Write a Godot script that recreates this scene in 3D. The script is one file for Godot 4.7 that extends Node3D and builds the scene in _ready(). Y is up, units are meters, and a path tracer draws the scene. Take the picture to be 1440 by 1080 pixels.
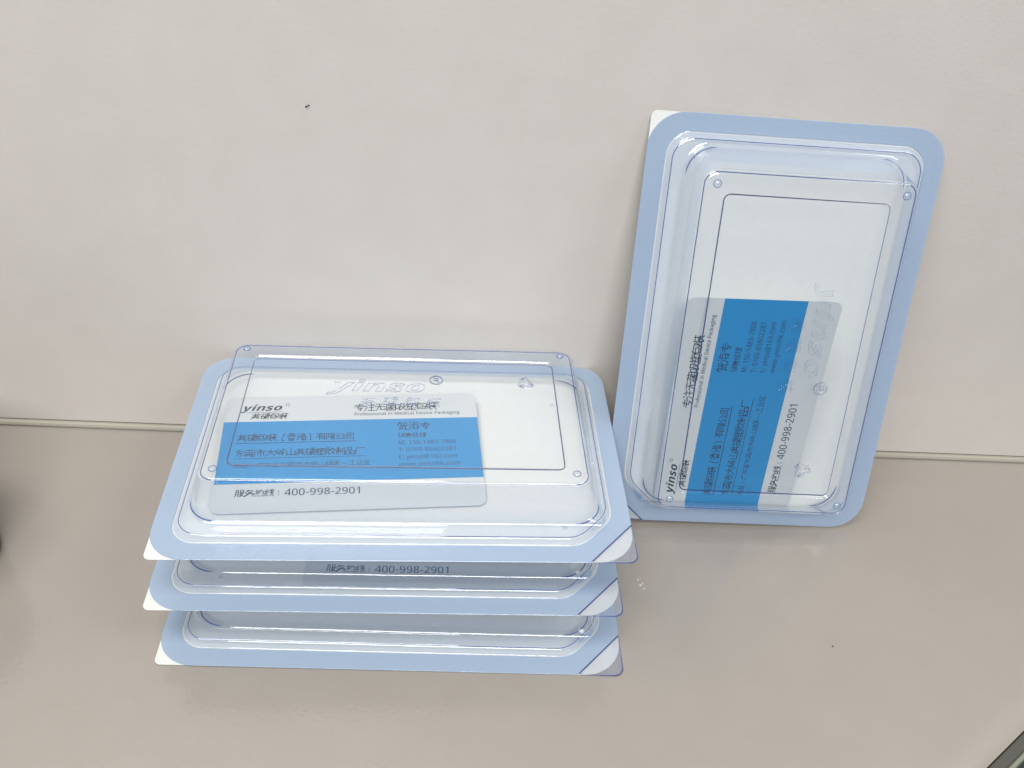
extends Node3D
# Clear thermoformed blister packs with paper lids and business cards: three in a stack, one leaning on the wall.
# All sizes below are in millimetres and turned into metres by MM.

const MM := 0.001
const W := 77.2            # half width of a pack
const D := 51.6            # half depth of a pack
const TOP := 19.5          # height of the rim of the dome
const PITCH := 20.3        # one pack stacked on the next
const WALL_Z := -52.2

var mats := {}

# ------------------------------------------------------------------ materials
func srgb(r: float, g: float, b: float) -> Color:
	return Color(r, g, b).linear_to_srgb()

func plain(called: String, c: Color, rough: float, spec := 0.5) -> StandardMaterial3D:
	var m := StandardMaterial3D.new()
	m.resource_name = called
	m.albedo_color = c
	m.roughness = rough
	m.metallic_specular = spec
	mats[called] = m
	return m

func film(called: String, c: Color, alpha: float, rough: float) -> StandardMaterial3D:
	var m := plain(called, Color(c.r, c.g, c.b, alpha), rough)
	m.transparency = BaseMaterial3D.TRANSPARENCY_ALPHA
	m.cull_mode = BaseMaterial3D.CULL_DISABLED
	return m

func noise_tex(freq: float, size: int, octaves: int, seed_: int, lo: Color, hi: Color, normal := false, bump := 1.0) -> NoiseTexture2D:
	var n := FastNoiseLite.new()
	n.noise_type = FastNoiseLite.TYPE_SIMPLEX_SMOOTH
	n.frequency = freq
	n.seed = seed_
	n.fractal_octaves = octaves
	var t := NoiseTexture2D.new()
	t.width = size
	t.height = size
	t.seamless = true
	t.noise = n
	if normal:
		t.as_normal_map = true
		t.bump_strength = bump
	else:
		var g := Gradient.new()
		g.set_color(0, lo)
		g.set_color(1, hi)
		t.color_ramp = g
	return t

func laminate(called: String, c: Color, rough: float) -> void:
	var m := plain(called, c, rough)
	m.uv1_triplanar = true
	m.uv1_world_triplanar = true
	m.uv1_scale = Vector3(6, 6, 6)
	m.albedo_texture = noise_tex(0.012, 512, 5, 7, Color(0.984, 0.982, 0.98), Color(1, 1, 1))
	m.normal_enabled = true
	m.normal_texture = noise_tex(0.16, 512, 3, 11, Color.BLACK, Color.WHITE, true, 1.2)
	m.normal_scale = 0.10
	m.roughness_texture = noise_tex(0.02, 256, 4, 19, Color(0.85, 0.85, 0.85), Color(1, 1, 1))

func make_materials() -> void:
	laminate("wall_laminate", srgb(0.645, 0.607, 0.555), 0.45)
	laminate("table_laminate", srgb(0.33, 0.302, 0.265), 0.17)
	mats["table_laminate"].metallic_specular = 0.68
	plain("strip_grey", srgb(0.36, 0.34, 0.28), 0.5)
	plain("gap_dark", srgb(0.10, 0.09, 0.075), 0.9)
	var al := plain("rail_metal", srgb(0.13, 0.13, 0.115), 0.5)
	al.metallic = 0.7
	plain("rail_lip", srgb(0.22, 0.24, 0.19), 0.45)
	plain("rail_dark", srgb(0.03, 0.035, 0.03), 0.8)  # near-black colour of the groove
	# spun-bonded paper of the lids, faintly fibrous
	var ty := plain("lid_paper", srgb(0.72, 0.735, 0.70), 0.75)
	ty.uv1_triplanar = true
	ty.uv1_scale = Vector3(30, 30, 30)
	ty.albedo_texture = noise_tex(0.03, 256, 4, 3, Color(0.98, 0.982, 0.985), Color(1, 1, 1))
	# clear blue-tinted plastic: thick and blue in the flange, drawn thin in the dome
	film("dome_plastic", srgb(0.24, 0.48, 0.80), 0.03, 0.015)
	film("wall_plastic", srgb(0.16, 0.38, 0.74), 0.08, 0.015)
	film("emboss_side", srgb(0.04, 0.09, 0.26), 0.42, 0.05)  # letter sides tinted dark in place of refraction at their edges
	film("flange_plastic", srgb(0.41, 0.522, 0.67), 0.65, 0.15)
	var fl: StandardMaterial3D = mats["flange_plastic"]
	fl.uv1_triplanar = true
	fl.uv1_scale = Vector3(45, 45, 45)
	fl.normal_enabled = true
	fl.normal_texture = noise_tex(0.05, 256, 4, 23, Color.BLACK, Color.WHITE, true, 2.0)
	fl.normal_scale = 0.3
	ty.normal_enabled = true
	ty.normal_texture = noise_tex(0.09, 256, 4, 29, Color.BLACK, Color.WHITE, true, 2.0)
	ty.normal_scale = 0.12
	film("tab_plastic", srgb(0.34, 0.42, 0.58), 0.13, 0.05)
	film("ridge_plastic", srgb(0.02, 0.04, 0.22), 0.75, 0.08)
	film("refraction_dark", srgb(0.012, 0.02, 0.13), 0.82, 0.2)  # dark refraction at folds and rims, put into the bead colours
	film("refraction_soft", srgb(0.025, 0.07, 0.33), 0.68, 0.2)
	plain("card_stock", srgb(0.58, 0.61, 0.60), 0.35)
	plain("card_blue", srgb(0.009, 0.23, 0.51), 0.3)
	plain("ink", srgb(0.012, 0.013, 0.016), 0.5)
	plain("ink_soft", srgb(0.008, 0.03, 0.08), 0.5)
	plain("added_object_dark", srgb(0.04, 0.042, 0.035), 0.45)
	plain("speck_dark", srgb(0.02, 0.018, 0.015), 0.8)
	plain("scuff_white", srgb(0.85, 0.84, 0.80), 0.6)

# ------------------------------------------------------------------ scene helpers
func put(mesh: Mesh, called: String, mat: String, parent: Node3D) -> MeshInstance3D:
	var o := MeshInstance3D.new()
	o.name = called
	o.mesh = mesh
	o.material_override = null
	for k in mesh.get_surface_count():
		o.set_surface_override_material(k, mats[mat])
	parent.add_child(o, true)
	return o

func numbered(called: String) -> String:
	if not has_node(called):
		return called
	var k := 1
	while has_node("%s_%03d" % [called, k]):
		k += 1
	return "%s_%03d" % [called, k]

func thing(called: String, label: String, category: String, group := "") -> Node3D:
	var o := Node3D.new()
	o.name = numbered(called)
	add_child(o)
	describe(o, label, category, group)
	return o

func describe(o: Node, label: String, category: String, group := "") -> void:
	o.set_meta("label", label)
	o.set_meta("category", category)
	if group != "":
		o.set_meta("group", group)

func structure(mesh: Mesh, called: String, mat: String) -> MeshInstance3D:
	var o := put(mesh, called, mat, self)
	o.set_meta("kind", "structure")
	return o

# ------------------------------------------------------------------ outlines and grids
# A rounded rectangle in the xz plane (half sizes hx, hz), corners in the order front-right, back-right, back-left, front-left.
# cham > 0 cuts the front-right corner off (cham along x, 1.06 * cham along z).
func ring(hx: float, hz: float, radii: Array, cham: float, y: float, per := 12) -> PackedVector3Array:
	var out := PackedVector3Array()
	for c in 4:
		var sx: float = [1.0, 1.0, -1.0, -1.0][c]
		var sz: float = [1.0, -1.0, -1.0, 1.0][c]
		var r: float = minf(radii[c], minf(hx, hz) * 0.98)
		if c == 0 and cham > 0.01:
			var cz := cham * 1.06
			var e: float = minf(radii[c], cham * 0.4)
			var v1 := Vector2(hx - cham, hz)
			var v2 := Vector2(hx, hz - cz)
			var along := (v2 - v1).normalized()
			var half := per / 2
			for k in half:
				var t := float(k) / (half - 1)
				var p := (v1 - Vector2(e, 0)).lerp(v1, t).lerp(v1.lerp(v1 + along * e, t), t)
				out.append(Vector3(p.x, y, p.y))
			for k in half:
				var t := float(k) / (half - 1)
				var p := (v2 - along * e).lerp(v2, t).lerp(v2.lerp(v2 - Vector2(0, e), t), t)
				out.append(Vector3(p.x, y, p.y))
		else:
			var a0: float = [PI / 2, 0.0, -PI / 2, -PI][c]
			for k in per:
				var a := a0 - (PI / 2) * k / (per - 1)
				out.append(Vector3(sx * (hx - r) + r * cos(a), y, sz * (hz - r) + r * sin(a)))
	return out

# more points along the straight sides, so that faces stay small
func dense(r: PackedVector3Array, step: int) -> PackedVector3Array:
	var out := PackedVector3Array()
	var per := r.size() / 4
	for i in r.size():
		out.append(r[i])
		if (i + 1) % per == 0:
			for k in range(1, step):
				out.append(r[i].lerp(r[(i + 1) % r.size()], float(k) / step))
	return out

func grid_normals(rows: Array) -> Array:
	var out := []
	var n: int = rows[0].size()
	for i in rows.size():
		var line := PackedVector3Array()
		for j in n:
			var du: Vector3 = rows[i][(j + 1) % n] - rows[i][(j + n - 1) % n]
			var dv: Vector3 = rows[mini(i + 1, rows.size() - 1)][j] - rows[maxi(i - 1, 0)][j]
			var q := du.cross(dv)
			line.append(q.normalized() if q.length() > 1e-9 else Vector3.UP)
		out.append(line)
	return out

# one triangle in millimetres, wound so that its front is the side its normals point to
func tri(st: SurfaceTool, a: Vector3, b: Vector3, c: Vector3, na: Vector3, nb: Vector3, nc: Vector3) -> void:
	if (b - a).cross(c - a).dot(na + nb + nc) > 0.0:
		var t := b
		b = c
		c = t
		t = nb
		nb = nc
		nc = t
	st.set_normal(na)
	st.add_vertex(a * MM)
	st.set_normal(nb)
	st.add_vertex(b * MM)
	st.set_normal(nc)
	st.add_vertex(c * MM)

func add_grid(st: SurfaceTool, rows: Array, normals: Array, flip: bool) -> void:
	var n: int = rows[0].size()
	for i in rows.size() - 1:
		for j in n:
			var k := (j + 1) % n
			var f := -1.0 if flip else 1.0
			tri(st, rows[i][j], rows[i][k], rows[i + 1][k], normals[i][j] * f, normals[i][k] * f, normals[i + 1][k] * f)
			tri(st, rows[i][j], rows[i + 1][k], rows[i + 1][j], normals[i][j] * f, normals[i + 1][k] * f, normals[i + 1][j] * f)

# A closed sheet of the given thickness whose outer side is the grid of rings.
func shell(rows: Array, thick: Array) -> ArrayMesh:
	var normals := grid_normals(rows)
	var inner := []
	for i in rows.size():
		var line := PackedVector3Array()
		for j in rows[i].size():
			line.append(rows[i][j] - normals[i][j] * thick[i])
		inner.append(line)
	var st := SurfaceTool.new()
	st.begin(Mesh.PRIMITIVE_TRIANGLES)
	add_grid(st, rows, normals, false)
	add_grid(st, inner, normals, true)
	# rims
	var first := [inner[0], rows[0]]
	var fn := grid_normals(first)
	add_grid(st, first, fn, false)
	var last := [rows[-1], inner[-1]]
	add_grid(st, last, grid_normals(last), false)
	st.index()
	return st.commit()

# A flat plate with a polygon outline (and an optional hole of the same point count), rounded a little at its upper edge.
func plate(outline: PackedVector3Array, y0: float, y1: float, hole := PackedVector3Array(), edge := 0.12) -> ArrayMesh:
	var rows := []
	var centre := Vector3.ZERO
	for p in outline:
		centre += p / outline.size()
	var at := func(y: float, shrink: float) -> PackedVector3Array:
		var line := PackedVector3Array()
		var n := outline.size()
		for i in n:
			var d := outline[(i + 1) % n] - outline[(i + n - 1) % n]
			var inward := Vector3(-d.z, 0, d.x).normalized() * shrink
			if inward.dot(centre - outline[i]) < 0:
				inward = -inward
			line.append(Vector3(outline[i].x, y, outline[i].z) + inward)
		return line
	var flat_ := func(src: PackedVector3Array, y: float) -> PackedVector3Array:
		var line := PackedVector3Array()
		for p in src:
			line.append(Vector3(p.x, y, p.z))
		return line
	var point := PackedVector3Array()
	for p in outline:
		point.append(centre + (p - centre) * 0.001)
	var inside: PackedVector3Array = hole if hole.size() else point
	rows.append(flat_.call(inside, y0))
	rows.append(at.call(y0, edge))
	rows.append(at.call(y0 + edge, 0.0))
	rows.append(at.call(y1 - edge, 0.0))
	rows.append(at.call(y1, edge))
	rows.append(flat_.call(inside, y1))
	if hole.size():
		rows.append(flat_.call(inside, y0))
	var st := SurfaceTool.new()
	st.begin(Mesh.PRIMITIVE_TRIANGLES)
	var n := outline.size()
	for i in rows.size() - 1:
		for j in n:
			var k := (j + 1) % n
			var a: Vector3 = rows[i][j]
			var b: Vector3 = rows[i][k]
			var c: Vector3 = rows[i + 1][k]
			var d: Vector3 = rows[i + 1][j]
			var nn := (b - d).cross(c - a)
			nn = nn.normalized() if nn.length() > 1e-12 else Vector3.UP
			tri(st, a, c, b, nn, nn, nn)
			tri(st, a, d, c, nn, nn, nn)
	st.index()
	return st.commit()

# ------------------------------------------------------------------ the dome of a pack
# keys: half width, half depth, corner radius, chamfer, height, fillet length, sheet thickness
func dome_rows() -> Array:
	var keys := [
		[71.3, 45.1, 8.5, 11.5, 0.30, 0.0, 0.42],
		[70.6, 44.5, 8.0, 11.0, 0.45, 0.5, 0.40],
		[69.7, 43.7, 7.5, 10.6, 3.2, 1.6, 0.36],
		[67.2, 38.6, 9.5, 0.0, 3.2, 1.9, 0.34],
		[61.7, 35.8, 4.6, 0.0, TOP, 2.2, 0.30],
		[54.7, 28.6, 2.6, 0.0, TOP, 0.55, 0.30],
		[54.1, 28.0, 2.2, 0.0, TOP - 0.9, 0.4, 0.30],
		[10.0, 5.0, 2.0, 0.0, TOP - 0.9, 0.0, 0.30],
	]
	var path := [keys[0]]
	var mix := func(a: Array, b: Array, t: float) -> Array:
		var o := []
		for k in a.size():
			o.append(lerpf(a[k], b[k], t))
		return o
	var gap := func(a: Array, b: Array) -> float:
		return maxf(1e-4, Vector3(a[0] - b[0], (a[1] - b[1]) * 0.6, a[4] - b[4]).length())
	for i in range(1, keys.size() - 1):
		var f: float = keys[i][5]
		var before: Array = mix.call(keys[i], keys[i - 1], minf(0.48, f / gap.call(keys[i], keys[i - 1])))
		var after: Array = mix.call(keys[i], keys[i + 1], minf(0.48, f / gap.call(keys[i], keys[i + 1])))
		for k in 7:
			var t := k / 6.0
			path.append(mix.call(mix.call(before, keys[i], t), mix.call(keys[i], after, t), t))
		# a few rings on the long runs
		if gap.call(keys[i], keys[i + 1]) > 4.0 and i + 1 < keys.size():
			var nxt: Array = keys[i + 1]
			for k in range(1, 4):
				path.append(mix.call(after, nxt, k * 0.16 + 0.02))
	path.append(keys[-1])
	var soft := FastNoiseLite.new()
	soft.seed = 5
	soft.frequency = 0.03
	var rows := []
	var thick := []
	for p in path:
		var r := dense(ring(p[0], p[1], [p[2], p[2], p[2], p[2]], p[3], p[4]), 8)
		if p[4] > 1.0:
			for j in r.size():
				r[j].y += soft.get_noise_2d(r[j].x, r[j].z) * 0.22
		rows.append(r)
		thick.append(p[6])
	# close the middle
	var dot := PackedVector3Array()
	for q in rows[-1]:
		dot.append(Vector3(q.x * 0.01, TOP - 0.9, q.z * 0.01))
	rows.append(dot)
	thick.append(0.3)
	return [rows, thick]

# a thin round bead along a closed ring: its dark blue is painted in for the refraction at sharp folds
func bead_ring(path: PackedVector3Array, r: float, onto: ArrayMesh = null) -> ArrayMesh:
	var rows := []
	var n := path.size()
	for k in 7:
		var a := TAU * k / 6.0
		var line := PackedVector3Array()
		for j in n:
			var d := path[(j + 1) % n] - path[(j + n - 1) % n]
			var side := Vector3(d.z, 0, -d.x).normalized()
			line.append(path[j] + (side * cos(a) + Vector3.UP * sin(a)) * r)
		rows.append(line)
	var st := SurfaceTool.new()
	st.begin(Mesh.PRIMITIVE_TRIANGLES)
	var nn := []
	for k in 7:
		var line := PackedVector3Array()
		for j in n:
			line.append((rows[k][j] - path[j]).normalized())
		nn.append(line)
	add_grid(st, rows, nn, false)
	st.index()
	return st.commit(onto)

func bead_path(path: PackedVector3Array, r: float) -> ArrayMesh:
	var st := SurfaceTool.new()
	st.begin(Mesh.PRIMITIVE_TRIANGLES)
	var n := path.size()
	var ring_at := func(j: int, k: int) -> Vector3:
		var d := path[mini(j + 1, n - 1)] - path[maxi(j - 1, 0)]
		var side := Vector3(d.z, 0, -d.x).normalized()
		var fade := 1.0 - 0.8 * pow(absf(2.0 * j / (n - 1.0) - 1.0), 6.0)
		return (side * cos(TAU * k / 6.0) + Vector3.UP * sin(TAU * k / 6.0)) * r * fade
	for j in n - 1:
		for k in 6:
			var o := [ring_at.call(j, k), ring_at.call(j, k + 1), ring_at.call(j + 1, k + 1), ring_at.call(j + 1, k)]
			var p := [path[j] + o[0], path[j] + o[1], path[j + 1] + o[2], path[j + 1] + o[3]]
			tri(st, p[0], p[1], p[2], o[0].normalized(), o[1].normalized(), o[2].normalized())
			tri(st, p[0], p[2], p[3], o[0].normalized(), o[2].normalized(), o[3].normalized())
	st.index()
	return st.commit()

func bump_mesh() -> ArrayMesh:
	var rows := []
	for i in 7:
		var a := i / 6.0 * PI * 0.5
		var line := PackedVector3Array()
		for j in 20:
			var b := -TAU * j / 20.0
			line.append(Vector3(1.35 * cos(a) * cos(b) + 0.001 * cos(b), 0.85 * sin(a), 1.35 * cos(a) * sin(b) + 0.001 * sin(b)))
		rows.append(line)
	return shell(rows, [0.2, 0.2, 0.2, 0.2, 0.2, 0.2, 0.2])

# ------------------------------------------------------------------ lettering
# Strokes of each character on a ten by ten grid, two digits a point.
const STROKES := {
	"英": "0292 3033 6063 2426 2474 7476 0696 4346 4609 5699", "硕": "0141 2105 1545481815 5090 7062 52925752 5257 9297 7276 7659 7799",
	"包": "2004 219196 9675 1363 6366 1666 1318 1888 8886", "装": "3034 1112 0432 4191 7074 5484 0595 4455 4508 3639 3958 5599 8665",
	"专": "1282 0494 50367658 4869", "注": "1021 0324 0925 5061 3292 4585 3999 6269", "无": "1181 0494 414419 5458 5898 9896",
	"菌": "0191 3032 6062 1393991913 7435 2686 5458 5628 5678", "吸": "0232370702 4181 817494 9449 5139 5499",
	"塑": "1021 5041 0252 1315 1555 5355 3216 6165 6191 9196 6393 1787 5659 0999", "香": "7020 0292 5054 5205 5295 2676792926 2878",
	"港": "1021 0324 0925 5054 7074 4292 3494 5436 7496 5676 7678 5878 5659 5999 9997", "有": "0191 5006 3339 3383 8389 3585 3787",
	"限": "0109 01312436 3617 5159 5181 8185 5383 5585 5978 6599 8667", "公": "3105 6195 4418 1888 7599", "司": "1181 8189 8979 0363 1555581815",
	"东": "0292 4025 2585 5459 3718 7798", "莞": "0191 3032 6062 4344 0494 0406 9496 2676 0787 3709 6769 6999 9997", "市": "4051 0292 2427 2484 8488 5259",
	"大": "0393 504509 5499", "岭": "0206 0646 2026 4347 7044 7093 6374 5585 8577 6678", "山": "5058 1318 1898 9398",
	"胶": "1009 1030 3039 1333 1636 6071 4292 6244 7294 6599 8549", "制": "2012 0252 0454 3039 1518 1555 5557 7177 9099 9989",
	"品": "2060632320 0545490905 5595995955", "厂": "1191 1109", "地": "0333 2028 0837 4494 9497 6067 4248 4898 9896", "址": "0333 2028 0837 6069 6393 4449 3999",
	"广": "4051 1292 1209", "省": "5053 3013 7092 6235 2474792924 2676 2878", "服": "1009 1030 3039 1333 1636 5059 5080 8083 8363 5484 8459 5599",
	"务": "3004 2171 7208 2296 1585 8588 8878 5409", "热": "0232 2026 0535 4282 6035 8286 8696 4445 1809 3839 5859 7899",
	"线": "3003 0333 3306 0636 0838 4292 4494 607699 8459 7081", "贺": "0131 3134 2004 5181845451 2528 2575 7578 4648 4819 5899",
	"海": "1021 0324 0925 5033 4191 4348 4383 8389 3696 4888", "经": "3003 0333 3306 0636 0838 4181 8145 6395 4686 6669 3999",
	"理": "0131 0434 0837 2127 5191955551 5393 7179 5787 4999", "销": "2004 2131 0434 2429 2937 7073 5162 9182 5459 5494 9499 5696 5797",
	"售": "2004 2225 2282 2383 2484 5155 2585 2676792926", "镇": "2004 2131 0434 2429 2937 5191 7072 5393 5357 9397 5595 4797 6859 8899",
	"第": "2003 2040 6053 6090 2474 4049 2646 2676 7678 4609", "一": "0595", "工": "1181 5058 0999", "业": "3038 6068 1326 9376 0999", "区": "9111 1119 1999 7338 3378",
	"：": "4344 4748", "（": "7056596979", "）": "3045494939", "，": "4849", "·": "4546",
}

func stroke(st: SurfaceTool, a: Vector2, b: Vector2, w: float, y: float) -> void:
	var d := (b - a).normalized() if a.distance_to(b) > 1e-6 else Vector2.RIGHT
	var n := Vector2(-d.y, d.x) * w * 0.5
	a -= d * w * 0.4
	b += d * w * 0.4
	var c := [a + n, b + n, b - n, a - n]
	var v := []
	for p in c:
		v.append(Vector3(p.x, y, p.y))
	tri(st, v[0], v[1], v[2], Vector3.UP, Vector3.UP, Vector3.UP)
	tri(st, v[0], v[2], v[3], Vector3.UP, Vector3.UP, Vector3.UP)

# Writes one line of Chinese and Latin characters flat in the xz plane: pos is the top left, u to the right, z down; size is the height in millimetres.
func write_line(text: String, pos: Vector2, size: float, y: float, thick := 0.11, pitch := 1.08, slant := 0.0, bold := false, upto := 0.0) -> ArrayMesh:
	var st := SurfaceTool.new()
	st.begin(Mesh.PRIMITIVE_TRIANGLES)
	var x := 0.0
	var latin := ""
	var runs := []
	for i in text.length():
		var ch := text[i]
		if STROKES.has(ch):
			if latin != "":
				runs.append([latin, x])
				x += latin_width(latin, size, bold)
				latin = ""
			runs.append([ch, x])
			x += size * pitch
		else:
			latin += ch
	if latin != "":
		runs.append([latin, x])
		x += latin_width(latin, size, bold)
	var k := upto / x if upto > 0.0 else 1.0
	for r in runs:
		if STROKES.has(r[0]):
			for s in STROKES[r[0]].split(" "):
				var last := Vector2.ZERO
				for q in s.length() / 2:
					var p := Vector2(int(s[q * 2]), int(s[q * 2 + 1])) / 9.0 * size
					p.x += slant * (size - p.y) + r[1]
					p.x *= k
					p += pos
					if q > 0:
						stroke(st, last, p, size * thick, y)
					last = p
		else:
			latin_run(st, r[0], Vector2(r[1], 0), size, y, slant, bold, k, pos)
	return st.commit()

func text_mesh(text: String, size: float, bold: bool, depth := 0.0) -> TextMesh:
	var f := SystemFont.new()
	f.font_names = PackedStringArray(["Droid Sans"])
	f.font_weight = 700 if bold else 400
	var t := TextMesh.new()
	t.font = f
	t.font_size = 64
	t.pixel_size = size / 46.0
	t.text = text
	t.depth = depth
	t.curve_step = 2.0
	t.horizontal_alignment = HORIZONTAL_ALIGNMENT_LEFT
	t.vertical_alignment = VERTICAL_ALIGNMENT_TOP
	return t

func latin_width(text: String, size: float, bold: bool) -> float:
	return text_mesh(text.replace(" ", "n"), size, bold).get_aabb().end.x + size * 0.15

# capitals as high as the Chinese characters
func latin_run(st: SurfaceTool, text: String, at: Vector2, size: float, y: float, slant: float, bold: bool, k: float, pos: Vector2) -> void:
	var t := text_mesh(text, size, bold)
	var a := t.surface_get_arrays(0)
	if a.is_empty():
		return
	var v: PackedVector3Array = a[Mesh.ARRAY_VERTEX]
	var idx: PackedInt32Array = a[Mesh.ARRAY_INDEX] if a[Mesh.ARRAY_INDEX] != null else PackedInt32Array(range(v.size()))
	var ref := text_mesh("H", size, bold).get_aabb()
	var w := PackedVector3Array()
	for i in idx:
		var down := ref.end.y - v[i].y
		w.append(Vector3((v[i].x + at.x + slant * (size - down)) * k + pos.x, y, down + pos.y))
	for i in w.size() / 3:
		tri(st, w[i * 3], w[i * 3 + 1], w[i * 3 + 2], Vector3.UP, Vector3.UP, Vector3.UP)

# raised letters of clear plastic on the dome: the flat line given a thickness
func thickened(flat: ArrayMesh, y0: float, y1: float) -> ArrayMesh:
	var a := flat.surface_get_arrays(0)
	var v: PackedVector3Array = a[Mesh.ARRAY_VERTEX]
	var st := SurfaceTool.new()
	st.begin(Mesh.PRIMITIVE_TRIANGLES)
	var edges := {}
	for t in v.size() / 3:
		var three := [v[t * 3], v[t * 3 + 1], v[t * 3 + 2]]
		for y in [y1]:
			var n := Vector3.UP
			var c := []
			for q in three:
				c.append(Vector3(q.x / MM, y, q.z / MM))
			tri(st, c[0], c[1], c[2], n, n, n)
		for e in 3:
			var p: Vector3 = three[e]
			var q: Vector3 = three[(e + 1) % 3]
			var kp := "%d,%d" % [roundi(p.x * 1e6), roundi(p.z * 1e6)]
			var kq := "%d,%d" % [roundi(q.x * 1e6), roundi(q.z * 1e6)]
			if edges.has(kq + ":" + kp):
				edges.erase(kq + ":" + kp)
			else:
				edges[kp + ":" + kq] = [p, q, -signf(Vector3.UP.cross(q - p).dot(three[(e + 2) % 3] - p))]
	var top := st.commit()
	st = SurfaceTool.new()
	st.begin(Mesh.PRIMITIVE_TRIANGLES)
	for e in edges.values():
		var p: Vector3 = e[0]
		var q: Vector3 = e[1]
		var n: Vector3 = (Vector3.UP.cross(q - p) * e[2]).normalized()
		p /= MM
		q /= MM
		var a0 := Vector3(p.x, y0, p.z)
		var b0 := Vector3(q.x, y0, q.z)
		var a1 := Vector3(p.x, y1, p.z)
		var b1 := Vector3(q.x, y1, q.z)
		tri(st, a1, a0, b0, n, n, n)
		tri(st, a1, b0, b1, n, n, n)
	return st.commit(top)

# ------------------------------------------------------------------ one blister pack
var pack_parts := {}

func make_pack_meshes() -> void:
	var dr := dome_rows()
	var cut_at := 0
	while dr[0][cut_at][0].y < TOP - 1.6:
		cut_at += 1
	pack_parts.dome_wall = shell(dr[0].slice(0, cut_at + 1), dr[1].slice(0, cut_at + 1))
	pack_parts.dome_top = shell(dr[0].slice(cut_at), dr[1].slice(cut_at))
	var out := dense(ring(W, D, [1.2, 12.0, 12.0, 12.5], 15.2, 0.0), 8)
	var hole := dense(ring(71.2, 45.0, [8.5, 8.5, 8.5, 8.5], 11.5, 0.0), 8)
	pack_parts.flange = plate(out, 0.12, 0.48, hole)
	pack_parts.lid = plate(dense(ring(W - 0.25, D - 0.25, [13.0, 12.2, 12.2, 2.2], 0.0, 0.0), 8), -0.10, 0.10, PackedVector3Array(), 0.05)
	# pull tab: the corner of the sheet past the ridge, bent up a little
	var tab := PackedVector3Array()
	var a := Vector3(W - 15.2, 0, D)
	var b := Vector3(W, 0, D - 15.2 * 1.06)
	tab.append(a + Vector3(0.6, 0, 0))
	var c0 := Vector3(W - 3.2, 0, D - 3.2)
	for k in 9:
		var t := PI / 2 - PI / 2 * k / 8.0
		tab.append(c0 + Vector3(cos(t), 0, sin(t)) * 3.2)
	tab.append(b + Vector3(0, 0, 0.6))
	pack_parts.tab = plate(tab, 0.13, 0.53)
	var rim := PackedVector3Array()
	for p in tab:
		rim.append(p + Vector3(0, 0.33, 0))
	pack_parts.tab_edge = bead_path(rim, 0.2)
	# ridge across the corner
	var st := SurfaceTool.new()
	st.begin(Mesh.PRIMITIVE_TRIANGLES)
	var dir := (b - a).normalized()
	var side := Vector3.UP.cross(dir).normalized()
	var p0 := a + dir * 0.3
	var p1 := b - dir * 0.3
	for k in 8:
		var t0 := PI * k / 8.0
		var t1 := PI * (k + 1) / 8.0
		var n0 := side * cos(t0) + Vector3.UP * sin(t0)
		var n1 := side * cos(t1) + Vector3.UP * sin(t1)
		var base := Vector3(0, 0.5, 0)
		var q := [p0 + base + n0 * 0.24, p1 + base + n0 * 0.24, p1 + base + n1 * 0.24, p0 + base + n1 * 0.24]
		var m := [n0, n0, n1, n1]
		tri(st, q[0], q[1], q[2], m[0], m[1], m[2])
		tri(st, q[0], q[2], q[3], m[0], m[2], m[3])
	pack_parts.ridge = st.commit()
	var foot_ring := PackedVector3Array()
	for k in 20:
		foot_ring.append(Vector3(1.3 * cos(-TAU * k / 20.0), 0.05, 1.3 * sin(-TAU * k / 20.0)))
	pack_parts.bump = bump_mesh()
	bead_ring(foot_ring, 0.1, pack_parts.bump)
	# the dark line painted for refraction round the recess shows on three sides; the long back side is drawn thin
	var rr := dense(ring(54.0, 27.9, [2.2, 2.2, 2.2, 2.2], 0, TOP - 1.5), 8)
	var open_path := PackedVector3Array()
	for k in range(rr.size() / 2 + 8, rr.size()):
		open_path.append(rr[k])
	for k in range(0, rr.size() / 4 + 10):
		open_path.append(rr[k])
	pack_parts.recess_refraction = bead_path(open_path, 0.22)
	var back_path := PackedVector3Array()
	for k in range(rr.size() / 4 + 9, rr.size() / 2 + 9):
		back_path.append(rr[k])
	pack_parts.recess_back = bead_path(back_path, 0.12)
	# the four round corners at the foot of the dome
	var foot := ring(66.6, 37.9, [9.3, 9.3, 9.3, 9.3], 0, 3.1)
	pack_parts.foot_refractions = []
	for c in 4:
		pack_parts.foot_refractions.append(bead_path(foot.slice(c * 12, c * 12 + 12), 0.24))
	pack_parts.top_refraction = bead_ring(dense(ring(61.0, 35.2, [4.2, 4.2, 4.2, 4.2], 0, TOP - 1.0), 4), 0.18)
	pack_parts.step_refraction = bead_ring(dense(ring(69.0, 43.0, [7.2, 7.2, 7.2, 7.2], 10.4, 2.5), 4), 0.15)
	var y := TOP - 0.9
	pack_parts.emboss = thickened(write_line("yinso", Vector2(-26, -15.6), 6.0, 0, 0.1, 1.0, 0.25, true, 34.0), y + 0.02, y + 0.42)
	pack_parts.emboss2 = thickened(write_line("英硕包装", Vector2(-14, -6.6), 4.4, 0, 0.09, 1.7, 0.1), y + 0.02, y + 0.22)
	# a ring with an R in it, and the three arrows of the recycling mark
	var mk := SurfaceTool.new()
	mk.begin(Mesh.PRIMITIVE_TRIANGLES)
	for k in 20:
		var t0 := TAU * k / 20
		var t1 := TAU * (k + 1) / 20
		stroke(mk, Vector2(11.5, -16.6) + Vector2(cos(t0), sin(t0)) * 2.3, Vector2(11.5, -16.6) + Vector2(cos(t1), sin(t1)) * 2.3, 0.35, 0)
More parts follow.
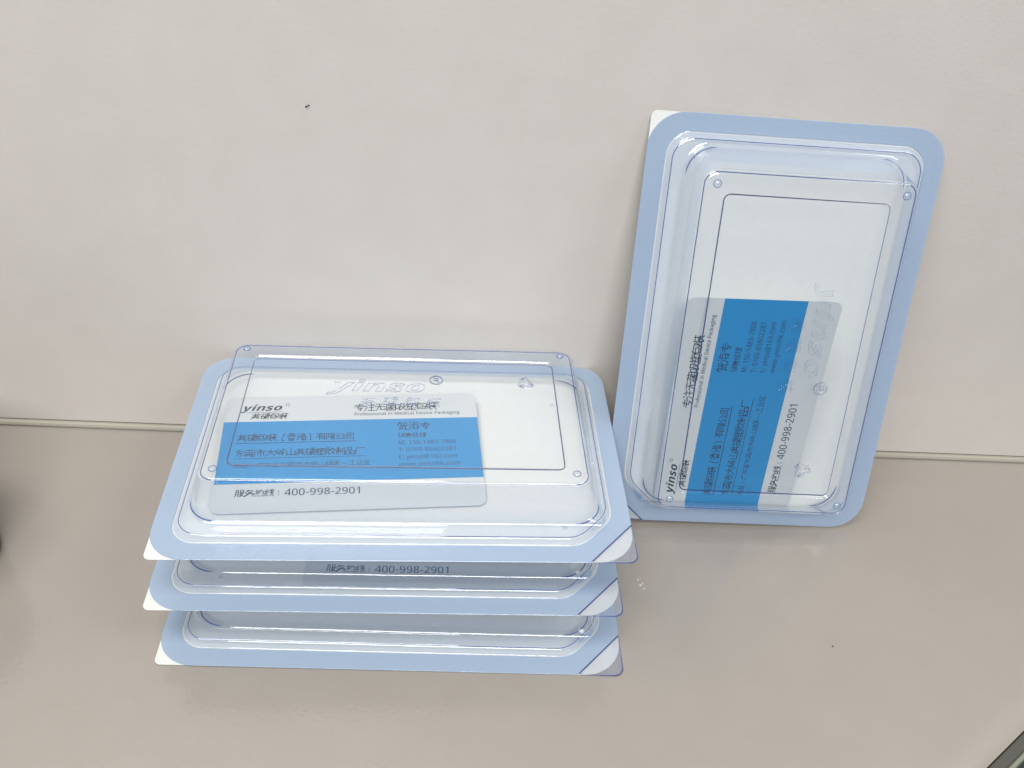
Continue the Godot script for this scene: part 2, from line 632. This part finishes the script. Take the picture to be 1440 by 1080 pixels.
	for s in [[-0.8, 1.2, -0.8, -1.2], [-0.8, -1.2, 0.5, -1.0], [0.5, -1.0, 0.6, -0.1], [0.6, -0.1, -0.8, 0.1], [-0.1, 0.1, 0.9, 1.2]]:
		stroke(mk, Vector2(11.5 + s[0], -16.6 + s[1]), Vector2(11.5 + s[2], -16.6 + s[3]), 0.35, 0)
	pack_parts.ring = thickened(mk.commit(), y + 0.02, y + 0.4)
	var rc := SurfaceTool.new()
	rc.begin(Mesh.PRIMITIVE_TRIANGLES)
	var o := Vector2(43.5, -16.0)
	for k in 3:
		var t0 := -PI / 2 + TAU * k / 3
		var t1 := -PI / 2 + TAU * (k + 1) / 3
		var u := o + Vector2(cos(t0), sin(t0)) * 3.6
		var v := o + Vector2(cos(t1), sin(t1)) * 3.6
		stroke(rc, u.lerp(v, 0.1), u.lerp(v, 0.8), 0.55, 0)
		var tip := u.lerp(v, 0.84)
		var back := (u - v).normalized()
		stroke(rc, tip, tip + back.rotated(0.6) * 1.5, 0.45, 0)
		stroke(rc, tip, tip + back.rotated(-0.6) * 1.5, 0.45, 0)
	pack_parts.recycle = thickened(rc.commit(), y + 0.02, y + 0.4)

func blister_pack(label: String, group: String) -> Node3D:
	var t := thing("blister_pack", label, "packaging", group)
	put(pack_parts.lid, "paper_lid", "lid_paper", t)
	put(pack_parts.flange, "flange", "flange_plastic", t)
	var tab := put(pack_parts.tab, "pull_tab", "tab_plastic", t)
	put(pack_parts.ridge, "ridge", "ridge_plastic", t)
	var walls := put(pack_parts.dome_wall, "dome_wall", "wall_plastic", t)
	put(pack_parts.step_refraction, "refraction_line", "refraction_soft", walls)
	for f in pack_parts.foot_refractions:
		put(f, "refraction_line", "refraction_soft", walls)
	put(pack_parts.tab_edge, "edge", "refraction_soft", tab)
	var dome := put(pack_parts.dome_top, "dome_top", "dome_plastic", t)
	for p in [[-57.3, -31.8], [57.3, -31.8], [-57.3, 31.2], [57.3, 31.2]]:
		var b := put(pack_parts.bump, "bump", "wall_plastic", dome)
		b.set_surface_override_material(1, mats["refraction_soft"])
		b.position = Vector3(p[0], TOP + 0.05, p[1]) * MM
	put(pack_parts.recess_refraction, "refraction_line", "refraction_dark", dome)
	put(pack_parts.recess_back, "refraction_line", "refraction_soft", dome)
	put(pack_parts.top_refraction, "refraction_line", "refraction_soft", dome)
	put(pack_parts.emboss, "embossed_lettering", "dome_plastic", dome).set_surface_override_material(1, mats["emboss_side"])
	put(pack_parts.emboss2, "embossed_lettering", "dome_plastic", dome).set_surface_override_material(1, mats["emboss_side"])
	put(pack_parts.ring, "embossed_mark", "dome_plastic", dome).set_surface_override_material(1, mats["emboss_side"])
	put(pack_parts.recycle, "embossed_mark", "dome_plastic", dome).set_surface_override_material(1, mats["emboss_side"])
	return t

# ------------------------------------------------------------------ the business card
var card_parts := {}

func make_card_meshes() -> void:
	card_parts.stock = plate(ring(45, 27, [3, 3, 3, 3], 0, 0), 0.0, 0.4, PackedVector3Array(), 0.06)
	var band := SurfaceTool.new()
	band.begin(Mesh.PRIMITIVE_TRIANGLES)
	stroke(band, Vector2(-44.9 + 11.6, 0.2), Vector2(44.9 - 11.6, 0.2), 29.0, 0.44)
	card_parts.band = band.commit()
	var y := 0.47
	var o := Vector2(-45, -27)
	card_parts.lines = [
		[write_line("yinso", o + Vector2(5.6, 4.2), 3.0, y, 0.1, 1.0, 0.3, true, 14.2), "ink", "printed_logo"],
		[write_line("英硕包装", o + Vector2(9.2, 8.7), 2.7, y, 0.11, 1.18, 0.25), "ink", "printed_line"],
		[write_line("专注无菌吸塑包装", o + Vector2(45.5, 4.6), 3.6, y, 0.09, 1.04), "ink", "printed_line"],
		[write_line("Professional in Medical Device Packaging", o + Vector2(45.5, 9.2), 1.45, y, 0.1, 1.0, 0.0, false, 41.0), "ink", "printed_line"],
		[write_line("英硕包装（香港）有限公司", o + Vector2(5.6, 19.0), 3.2, y, 0.098, 1.1, 0.0, false, 40.5), "ink_soft", "printed_line"],
		[write_line("东莞市大岭山英硕塑胶制品厂", o + Vector2(5.6, 26.2), 3.2, y, 0.098, 1.1, 0.0, false, 44.0), "ink_soft", "printed_line"],
		[write_line("地址：广东省东莞市大岭山镇第一工业区", o + Vector2(5.6, 32.4), 2.1, y, 0.09, 1.1, 0.0, false, 46.0), "ink_soft", "printed_line"],
		[write_line("贺海专", o + Vector2(61, 14.6), 3.6, y, 0.095, 1.1), "ink_soft", "printed_line"],
		[write_line("销售经理", o + Vector2(61, 19.8), 2.3, y, 0.095, 1.1), "ink_soft", "printed_line"],
		[write_line("M: 150-1483-7808", o + Vector2(61, 23.6), 1.9, y, 0.1, 1.0, 0.0, false, 21.5), "ink_soft", "printed_line"],
		[write_line("T: 0769-85602287", o + Vector2(61, 27.0), 1.9, y, 0.1, 1.0, 0.0, false, 21.5), "ink_soft", "printed_line"],
		[write_line("E: yinso@163.com", o + Vector2(61, 30.4), 1.9, y, 0.1, 1.0, 0.0, false, 21.5), "ink_soft", "printed_line"],
		[write_line("www.yinsohk.com", o + Vector2(61, 33.8), 1.9, y, 0.1, 1.0, 0.0, false, 21.5), "ink_soft", "printed_line"],
		[write_line("服务热线：400-998-2901", o + Vector2(7.4, 44.4), 2.9, y, 0.095, 1.06, 0.0, false, 41.0), "ink", "printed_line"],
	]
	var rule := SurfaceTool.new()
	rule.begin(Mesh.PRIMITIVE_TRIANGLES)
	stroke(rule, o + Vector2(5.6, 23.2), o + Vector2(46.4, 23.2), 0.28, y)
	stroke(rule, o + Vector2(5.6, 30.4), o + Vector2(50.0, 30.4), 0.22, y)
	card_parts.lines.append([rule.commit(), "ink_soft", "printed_rule"])
	var logo := SurfaceTool.new()
	logo.begin(Mesh.PRIMITIVE_TRIANGLES)
	stroke(logo, o + Vector2(7.6, 8.2), o + Vector2(20.0, 8.0), 0.16, y)
	for k in 10:
		var t0 := TAU * k / 10
		var t1 := TAU * (k + 1) / 10
		stroke(logo, o + Vector2(21.6, 4.4) + Vector2(cos(t0), sin(t0)) * 0.6, o + Vector2(21.6, 4.4) + Vector2(cos(t1), sin(t1)) * 0.6, 0.16, y)
	card_parts.lines.append([logo.commit(), "ink", "printed_mark"])

func business_card(label: String, group: String) -> Node3D:
	var t := thing("business_card", label, "business card", group)
	put(card_parts.stock, "card_stock", "card_stock", t)
	put(card_parts.band, "blue_band", "card_blue", t)
	for l in card_parts.lines:
		put(l[0], l[2], l[1], t)
	return t

# ------------------------------------------------------------------ setting
func box_mesh(size: Vector3) -> BoxMesh:
	var b := BoxMesh.new()
	b.size = size * MM
	return b

# a prism over a convex outline
func slab(outline: Array, y0: float, y1: float) -> ArrayMesh:
	var st := SurfaceTool.new()
	st.begin(Mesh.PRIMITIVE_TRIANGLES)
	var n := outline.size()
	var mid := Vector2.ZERO
	for p in outline:
		mid += p / n
	for i in n:
		var a: Vector2 = outline[i]
		var b: Vector2 = outline[(i + 1) % n]
		if i > 0 and i < n - 1:
			var o: Vector2 = outline[0]
			tri(st, Vector3(o.x, y1, o.y), Vector3(a.x, y1, a.y), Vector3(b.x, y1, b.y), Vector3.UP, Vector3.UP, Vector3.UP)
			tri(st, Vector3(o.x, y0, o.y), Vector3(a.x, y0, a.y), Vector3(b.x, y0, b.y), Vector3.DOWN, Vector3.DOWN, Vector3.DOWN)
		var d := b - a
		var q := Vector3(d.y, 0, -d.x).normalized()
		if q.dot(Vector3(a.x - mid.x, 0, a.y - mid.y)) < 0:
			q = -q
		tri(st, Vector3(a.x, y0, a.y), Vector3(b.x, y0, b.y), Vector3(b.x, y1, b.y), q, q, q)
		tri(st, Vector3(a.x, y0, a.y), Vector3(b.x, y1, b.y), Vector3(a.x, y1, a.y), q, q, q)
	return st.commit()

# a bar along x with a rounded upper front edge
func bead(x0: float, x1: float, profile: Array, smooth := false) -> ArrayMesh:
	var st := SurfaceTool.new()
	st.begin(Mesh.PRIMITIVE_TRIANGLES)
	for i in profile.size():
		var a: Vector2 = profile[i]
		var b: Vector2 = profile[(i + 1) % profile.size()]
		var n := Vector3(0, b.x - a.x, a.y - b.y).normalized()
		var q := [Vector3(x0, a.y, a.x), Vector3(x0, b.y, b.x), Vector3(x1, b.y, b.x), Vector3(x1, a.y, a.x)]
		var na := n
		var nb := n
		if smooth:
			var o: Vector2 = profile[i - 1]
			var c: Vector2 = profile[(i + 2) % profile.size()]
			var before := Vector3(0, a.x - o.x, o.y - a.y).normalized()
			var after := Vector3(0, c.x - b.x, b.y - c.y).normalized()
			na = (n + before).normalized() if n.dot(before) > 0.8 else n
			nb = (n + after).normalized() if n.dot(after) > 0.8 else n
		tri(st, q[0], q[1], q[2], na, nb, nb)
		tri(st, q[0], q[2], q[3], na, nb, na)
	return st.commit()

func lamp(at: Vector3, size: Vector2, turn: Vector3, energy: float, tint: Color) -> void:
	var l := AreaLight3D.new()
	l.name = "ceiling_or_fill_light"
	l.area_size = size
	l.area_range = 8.0
	l.light_energy = energy
	l.light_color = tint
	l.shadow_enabled = true
	l.rotation_degrees = turn
	l.position = at
	add_child(l, true)

func _ready() -> void:
	# camera
	var cam := Camera3D.new()
	cam.name = "camera"
	cam.fov = 44.398
	cam.near = 0.02
	cam.far = 20.0
	cam.transform = Transform3D(Basis(Vector3(0.9976, 0.06678, 0.01827), Vector3(-0.04098, 0.78222, -0.62166), Vector3(-0.0558, 0.61942, 0.78307)).orthonormalized(), Vector3(19.315, 268.592, 247.708) * MM)
	add_child(cam)
	cam.current = true
	# soft light of the room
	var env := Environment.new()
	env.background_mode = Environment.BG_COLOR
	env.background_color = srgb(0.10, 0.115, 0.16)
	env.tonemap_mode = Environment.TONE_MAPPER_LINEAR
	env.tonemap_exposure = 1.05
	env.sdfgi_enabled = true
	env.ssao_enabled = true
	env.ssil_enabled = true
	var we := WorldEnvironment.new()
	we.name = "room_air"
	we.environment = env
	add_child(we)
	lamp(Vector3(-0.36, 1.35, 0.42), Vector2(0.80, 0.44), Vector3(-90, 0, 0), 1.25, Color(1, 0.985, 0.96))
	lamp(Vector3(1.15, 1.35, 0.45), Vector2(0.80, 0.60), Vector3(-90, 0, 0), 0.9, Color(1, 0.985, 0.96))
	lamp(Vector3(0.0, 1.25, 1.35), Vector2(0.9, 0.5), Vector3(-35, 0, 0), 2.1, Color(0.99, 0.99, 1))  # soft frontal fill added behind the camera, not a ceiling lamp

	make_materials()
	# the shelf, the wall behind it and the bead in their corner
	var rail_a := Vector2(189.5, 93.6)
	var rail_b := Vector2(209.1, 79.3)
	var rail_d := (rail_b - rail_a).normalized()
	var cut := func(z: float) -> float:
		return rail_a.x + rail_d.x / rail_d.y * (z - rail_a.y)
	var back := WALL_Z - 4.0
	var edge_round := 9.0 / absf(rail_d.y)
	structure(slab([Vector2(-900, back), Vector2(cut.call(back) - edge_round, back), Vector2(cut.call(260.0) - edge_round, 260), Vector2(-900, 260)], -20, 0), "table", "table_laminate")
	var along := Transform3D(Basis(Vector3.UP, -rail_d.angle()), Vector3(rail_a.x, 0, rail_a.y) * MM)
	var nose := []
	for k in 9:
		var t := k / 8.0
		nose.append(Vector2(-9.0 + 9.0 * t, -1.5 * t * t))
	nose.append(Vector2(0, -20))
	nose.append(Vector2(-9, -20))
	structure(bead(-420, 420, nose, true), "table_edge", "table_laminate").transform = along
	var rail := thing("edge_rail", "dark grey metal rail along the table edge at the lower right corner", "rail")
	rail.transform = along
	put(bead(-420, 420, [Vector2(0.3, -20), Vector2(0.3, -1.6), Vector2(0.6, -1.3), Vector2(4.2, -1.3), Vector2(4.2, -20)]), "rail_flange", "rail_metal", rail)
	put(bead(-420, 420, [Vector2(4.2, -20), Vector2(4.2, -0.6), Vector2(4.5, -0.3), Vector2(5.3, -0.3), Vector2(5.6, -0.6), Vector2(5.6, -20)]), "rail_lip", "rail_lip", rail)
	put(bead(-420, 420, [Vector2(5.6, -20), Vector2(5.6, -6), Vector2(60, -6), Vector2(60, -20)]), "rail_groove", "rail_dark", rail)
	# dark gap under the wall panel, then the bead of the joint
	structure(bead(-900, 390, [Vector2(WALL_Z - 8, 0.3), Vector2(WALL_Z - 8, 2.9), Vector2(WALL_Z - 0.4, 2.9), Vector2(WALL_Z - 0.4, 0.3)]), "joint_gap", "gap_dark")
	structure(bead(-900, 390, [Vector2(WALL_Z - 1, -0.2), Vector2(WALL_Z - 1, 2.2), Vector2(WALL_Z + 0.6, 2.2), Vector2(WALL_Z + 1.5, 1.8), Vector2(WALL_Z + 1.9, 1.0), Vector2(WALL_Z + 1.9, 0.5), Vector2(WALL_Z + 1.4, 0.35), Vector2(WALL_Z + 1.4, -0.2)]), "joint_strip", "strip_grey")
	var wall := structure(box_mesh(Vector3(2400, 1200, 18)), "wall", "wall_laminate")
	wall.position = Vector3(0, 602.75, WALL_Z - 9) * MM
	make_pack_meshes()
	make_card_meshes()

	# the stack
	var spots := [[0.78, 11.56, 0.0008], [-1.92, 4.46, 0.0147], [0.0, 0.0, 0.0304]]
	var labels := ["bottom blister pack of the stack of three, resting on the table", "middle blister pack of the stack, between the two other lying packs", "topmost blister pack of the stack, its whole clear dome in view"]
	for i in 3:
		var p := blister_pack(labels[i], "clear blister packs with white lids")
		p.position = Vector3(spots[i][0], i * PITCH + [0.42, 0.3, 0.15][i], spots[i][1]) * MM
		p.rotation = Vector3([0.003, -0.002, 0.0][i], spots[i][2], [-0.002, 0.003, 0.0][i])
	# the one against the wall
	var lean := blister_pack("clear blister pack standing on its short side and leaning on the wall", "clear blister packs with white lids")
	var lb := Basis(Vector3(-0.01396, -0.95781, 0.28706), Vector3(0.01443, 0.28687, 0.95786), Vector3(-0.9998, 0.01751, 0.00982)).orthonormalized()
	var lean_at := Transform3D(lb, Vector3(129.343, 75.391, -29.719) * MM)
	lean.transform = lean_at

	var top_at := Transform3D(Basis(Vector3.UP, 0.0304), Vector3(0, 2 * PITCH + 0.15, 0) * MM)
	var c2 := business_card("business card with a blue band lying in the topmost pack of the stack", "business cards inside the packs")
	c2.transform = top_at * Transform3D(Basis(Vector3.UP, 0.062) * Basis(Vector3.RIGHT, 0.08), Vector3(-17.2, 2.9, 3.4) * MM)
	var mid_at := Transform3D(Basis(Vector3.UP, 0.0147), Vector3(-1.92, PITCH + 0.15, 4.46) * MM)
	var c1 := business_card("business card in the middle pack, only its lower edge with the phone number showing", "business cards inside the packs")
	c1.transform = mid_at * Transform3D(Basis(Vector3.UP, 0.004), Vector3(16.6, 0.15, 14.4) * MM)
	var c3 := business_card("business card with a blue band standing sideways in the leaning pack", "business cards inside the packs")
	c3.transform = lean_at * Transform3D(Basis(Vector3.UP, PI + 0.022) * Basis(Vector3.BACK, 0.178), Vector3(25.0, 8.6, 6.6) * MM)

	# dark body added at the left edge for its soft shadow and table reflection
	var dark := thing("added_object", "dark round object added at the left edge for its soft shadow and reflection", "added_object")
	dark.position = Vector3(-169.5, 0, 24) * MM
	var prof := []
	for q in [[26.0, 0.0], [27.6, 0.5], [28.0, 2.0], [28.0, 46.0], [27.2, 49.0], [24.5, 50.5], [14.0, 51.0], [0.02, 51.0]]:
		var line := PackedVector3Array()
		for j in 40:
			var b := -TAU * j / 40.0
			line.append(Vector3(q[0] * cos(b), q[1], q[0] * sin(b)))
		prof.append(line)
	var st := SurfaceTool.new()
	st.begin(Mesh.PRIMITIVE_TRIANGLES)
	add_grid(st, prof, grid_normals(prof), false)
	st.index()
	put(st.commit(), "body", "added_object_dark", dark)
	# two joined specks on the wall, a crumb and a few pale scuffs on the table
	var mark := thing("wall_mark", "tiny dark double speck on the upper left of the wall", "mark")
	mark.position = Vector3(-34.2, 144.2, WALL_Z) * MM
	for q in [[-0.35, -0.25, 0.42], [0.4, 0.2, 0.36]]:
		put(fleck(q[2], 3), "speck", "speck_dark", mark).position = Vector3(q[0], q[1], 0.05) * MM
	var crumb := thing("crumb", "tiny dark crumb on the table below the leaning pack", "crumb")
	crumb.position = Vector3(153.5, 0.1, 48.8) * MM
	put(fleck(0.3, 8), "speck", "speck_dark", crumb)
	var scuff := thing("scuff", "faint cluster of pale scuffs on the table right of the stack", "scuff")
	scuff.position = Vector3(88.6, 0.03, 24.0) * MM
	for q in [[0.0, 0.0, 0.35], [0.9, -0.7, 0.22], [-0.6, -2.4, 0.25], [0.3, -3.1, 0.18], [1.2, 1.6, 0.2]]:
		put(fleck(q[2], 5), "speck", "scuff_white", scuff).position = Vector3(q[0], 0, q[1]) * MM

# a small uneven lump
func fleck(r: float, seed_: int) -> ArrayMesh:
	var n := FastNoiseLite.new()
	n.seed = seed_
	n.frequency = 0.9
	var rows := []
	for i in 6:
		var a := -PI / 2 + PI * i / 5.0
		var line := PackedVector3Array()
		for j in 9:
			var b := -TAU * j / 9.0
			var d := Vector3(cos(a) * cos(b), sin(a), cos(a) * sin(b)) * maxf(0.02, r)
			d *= 1.0 + 0.5 * n.get_noise_3dv(d * 8.0 / r)
			line.append(Vector3(d.x + 0.001 * cos(b), d.y * 0.5, d.z + 0.001 * sin(b)))
		rows.append(line)
	var st := SurfaceTool.new()
	st.begin(Mesh.PRIMITIVE_TRIANGLES)
	add_grid(st, rows, grid_normals(rows), false)
	st.index()
	return st.commit()
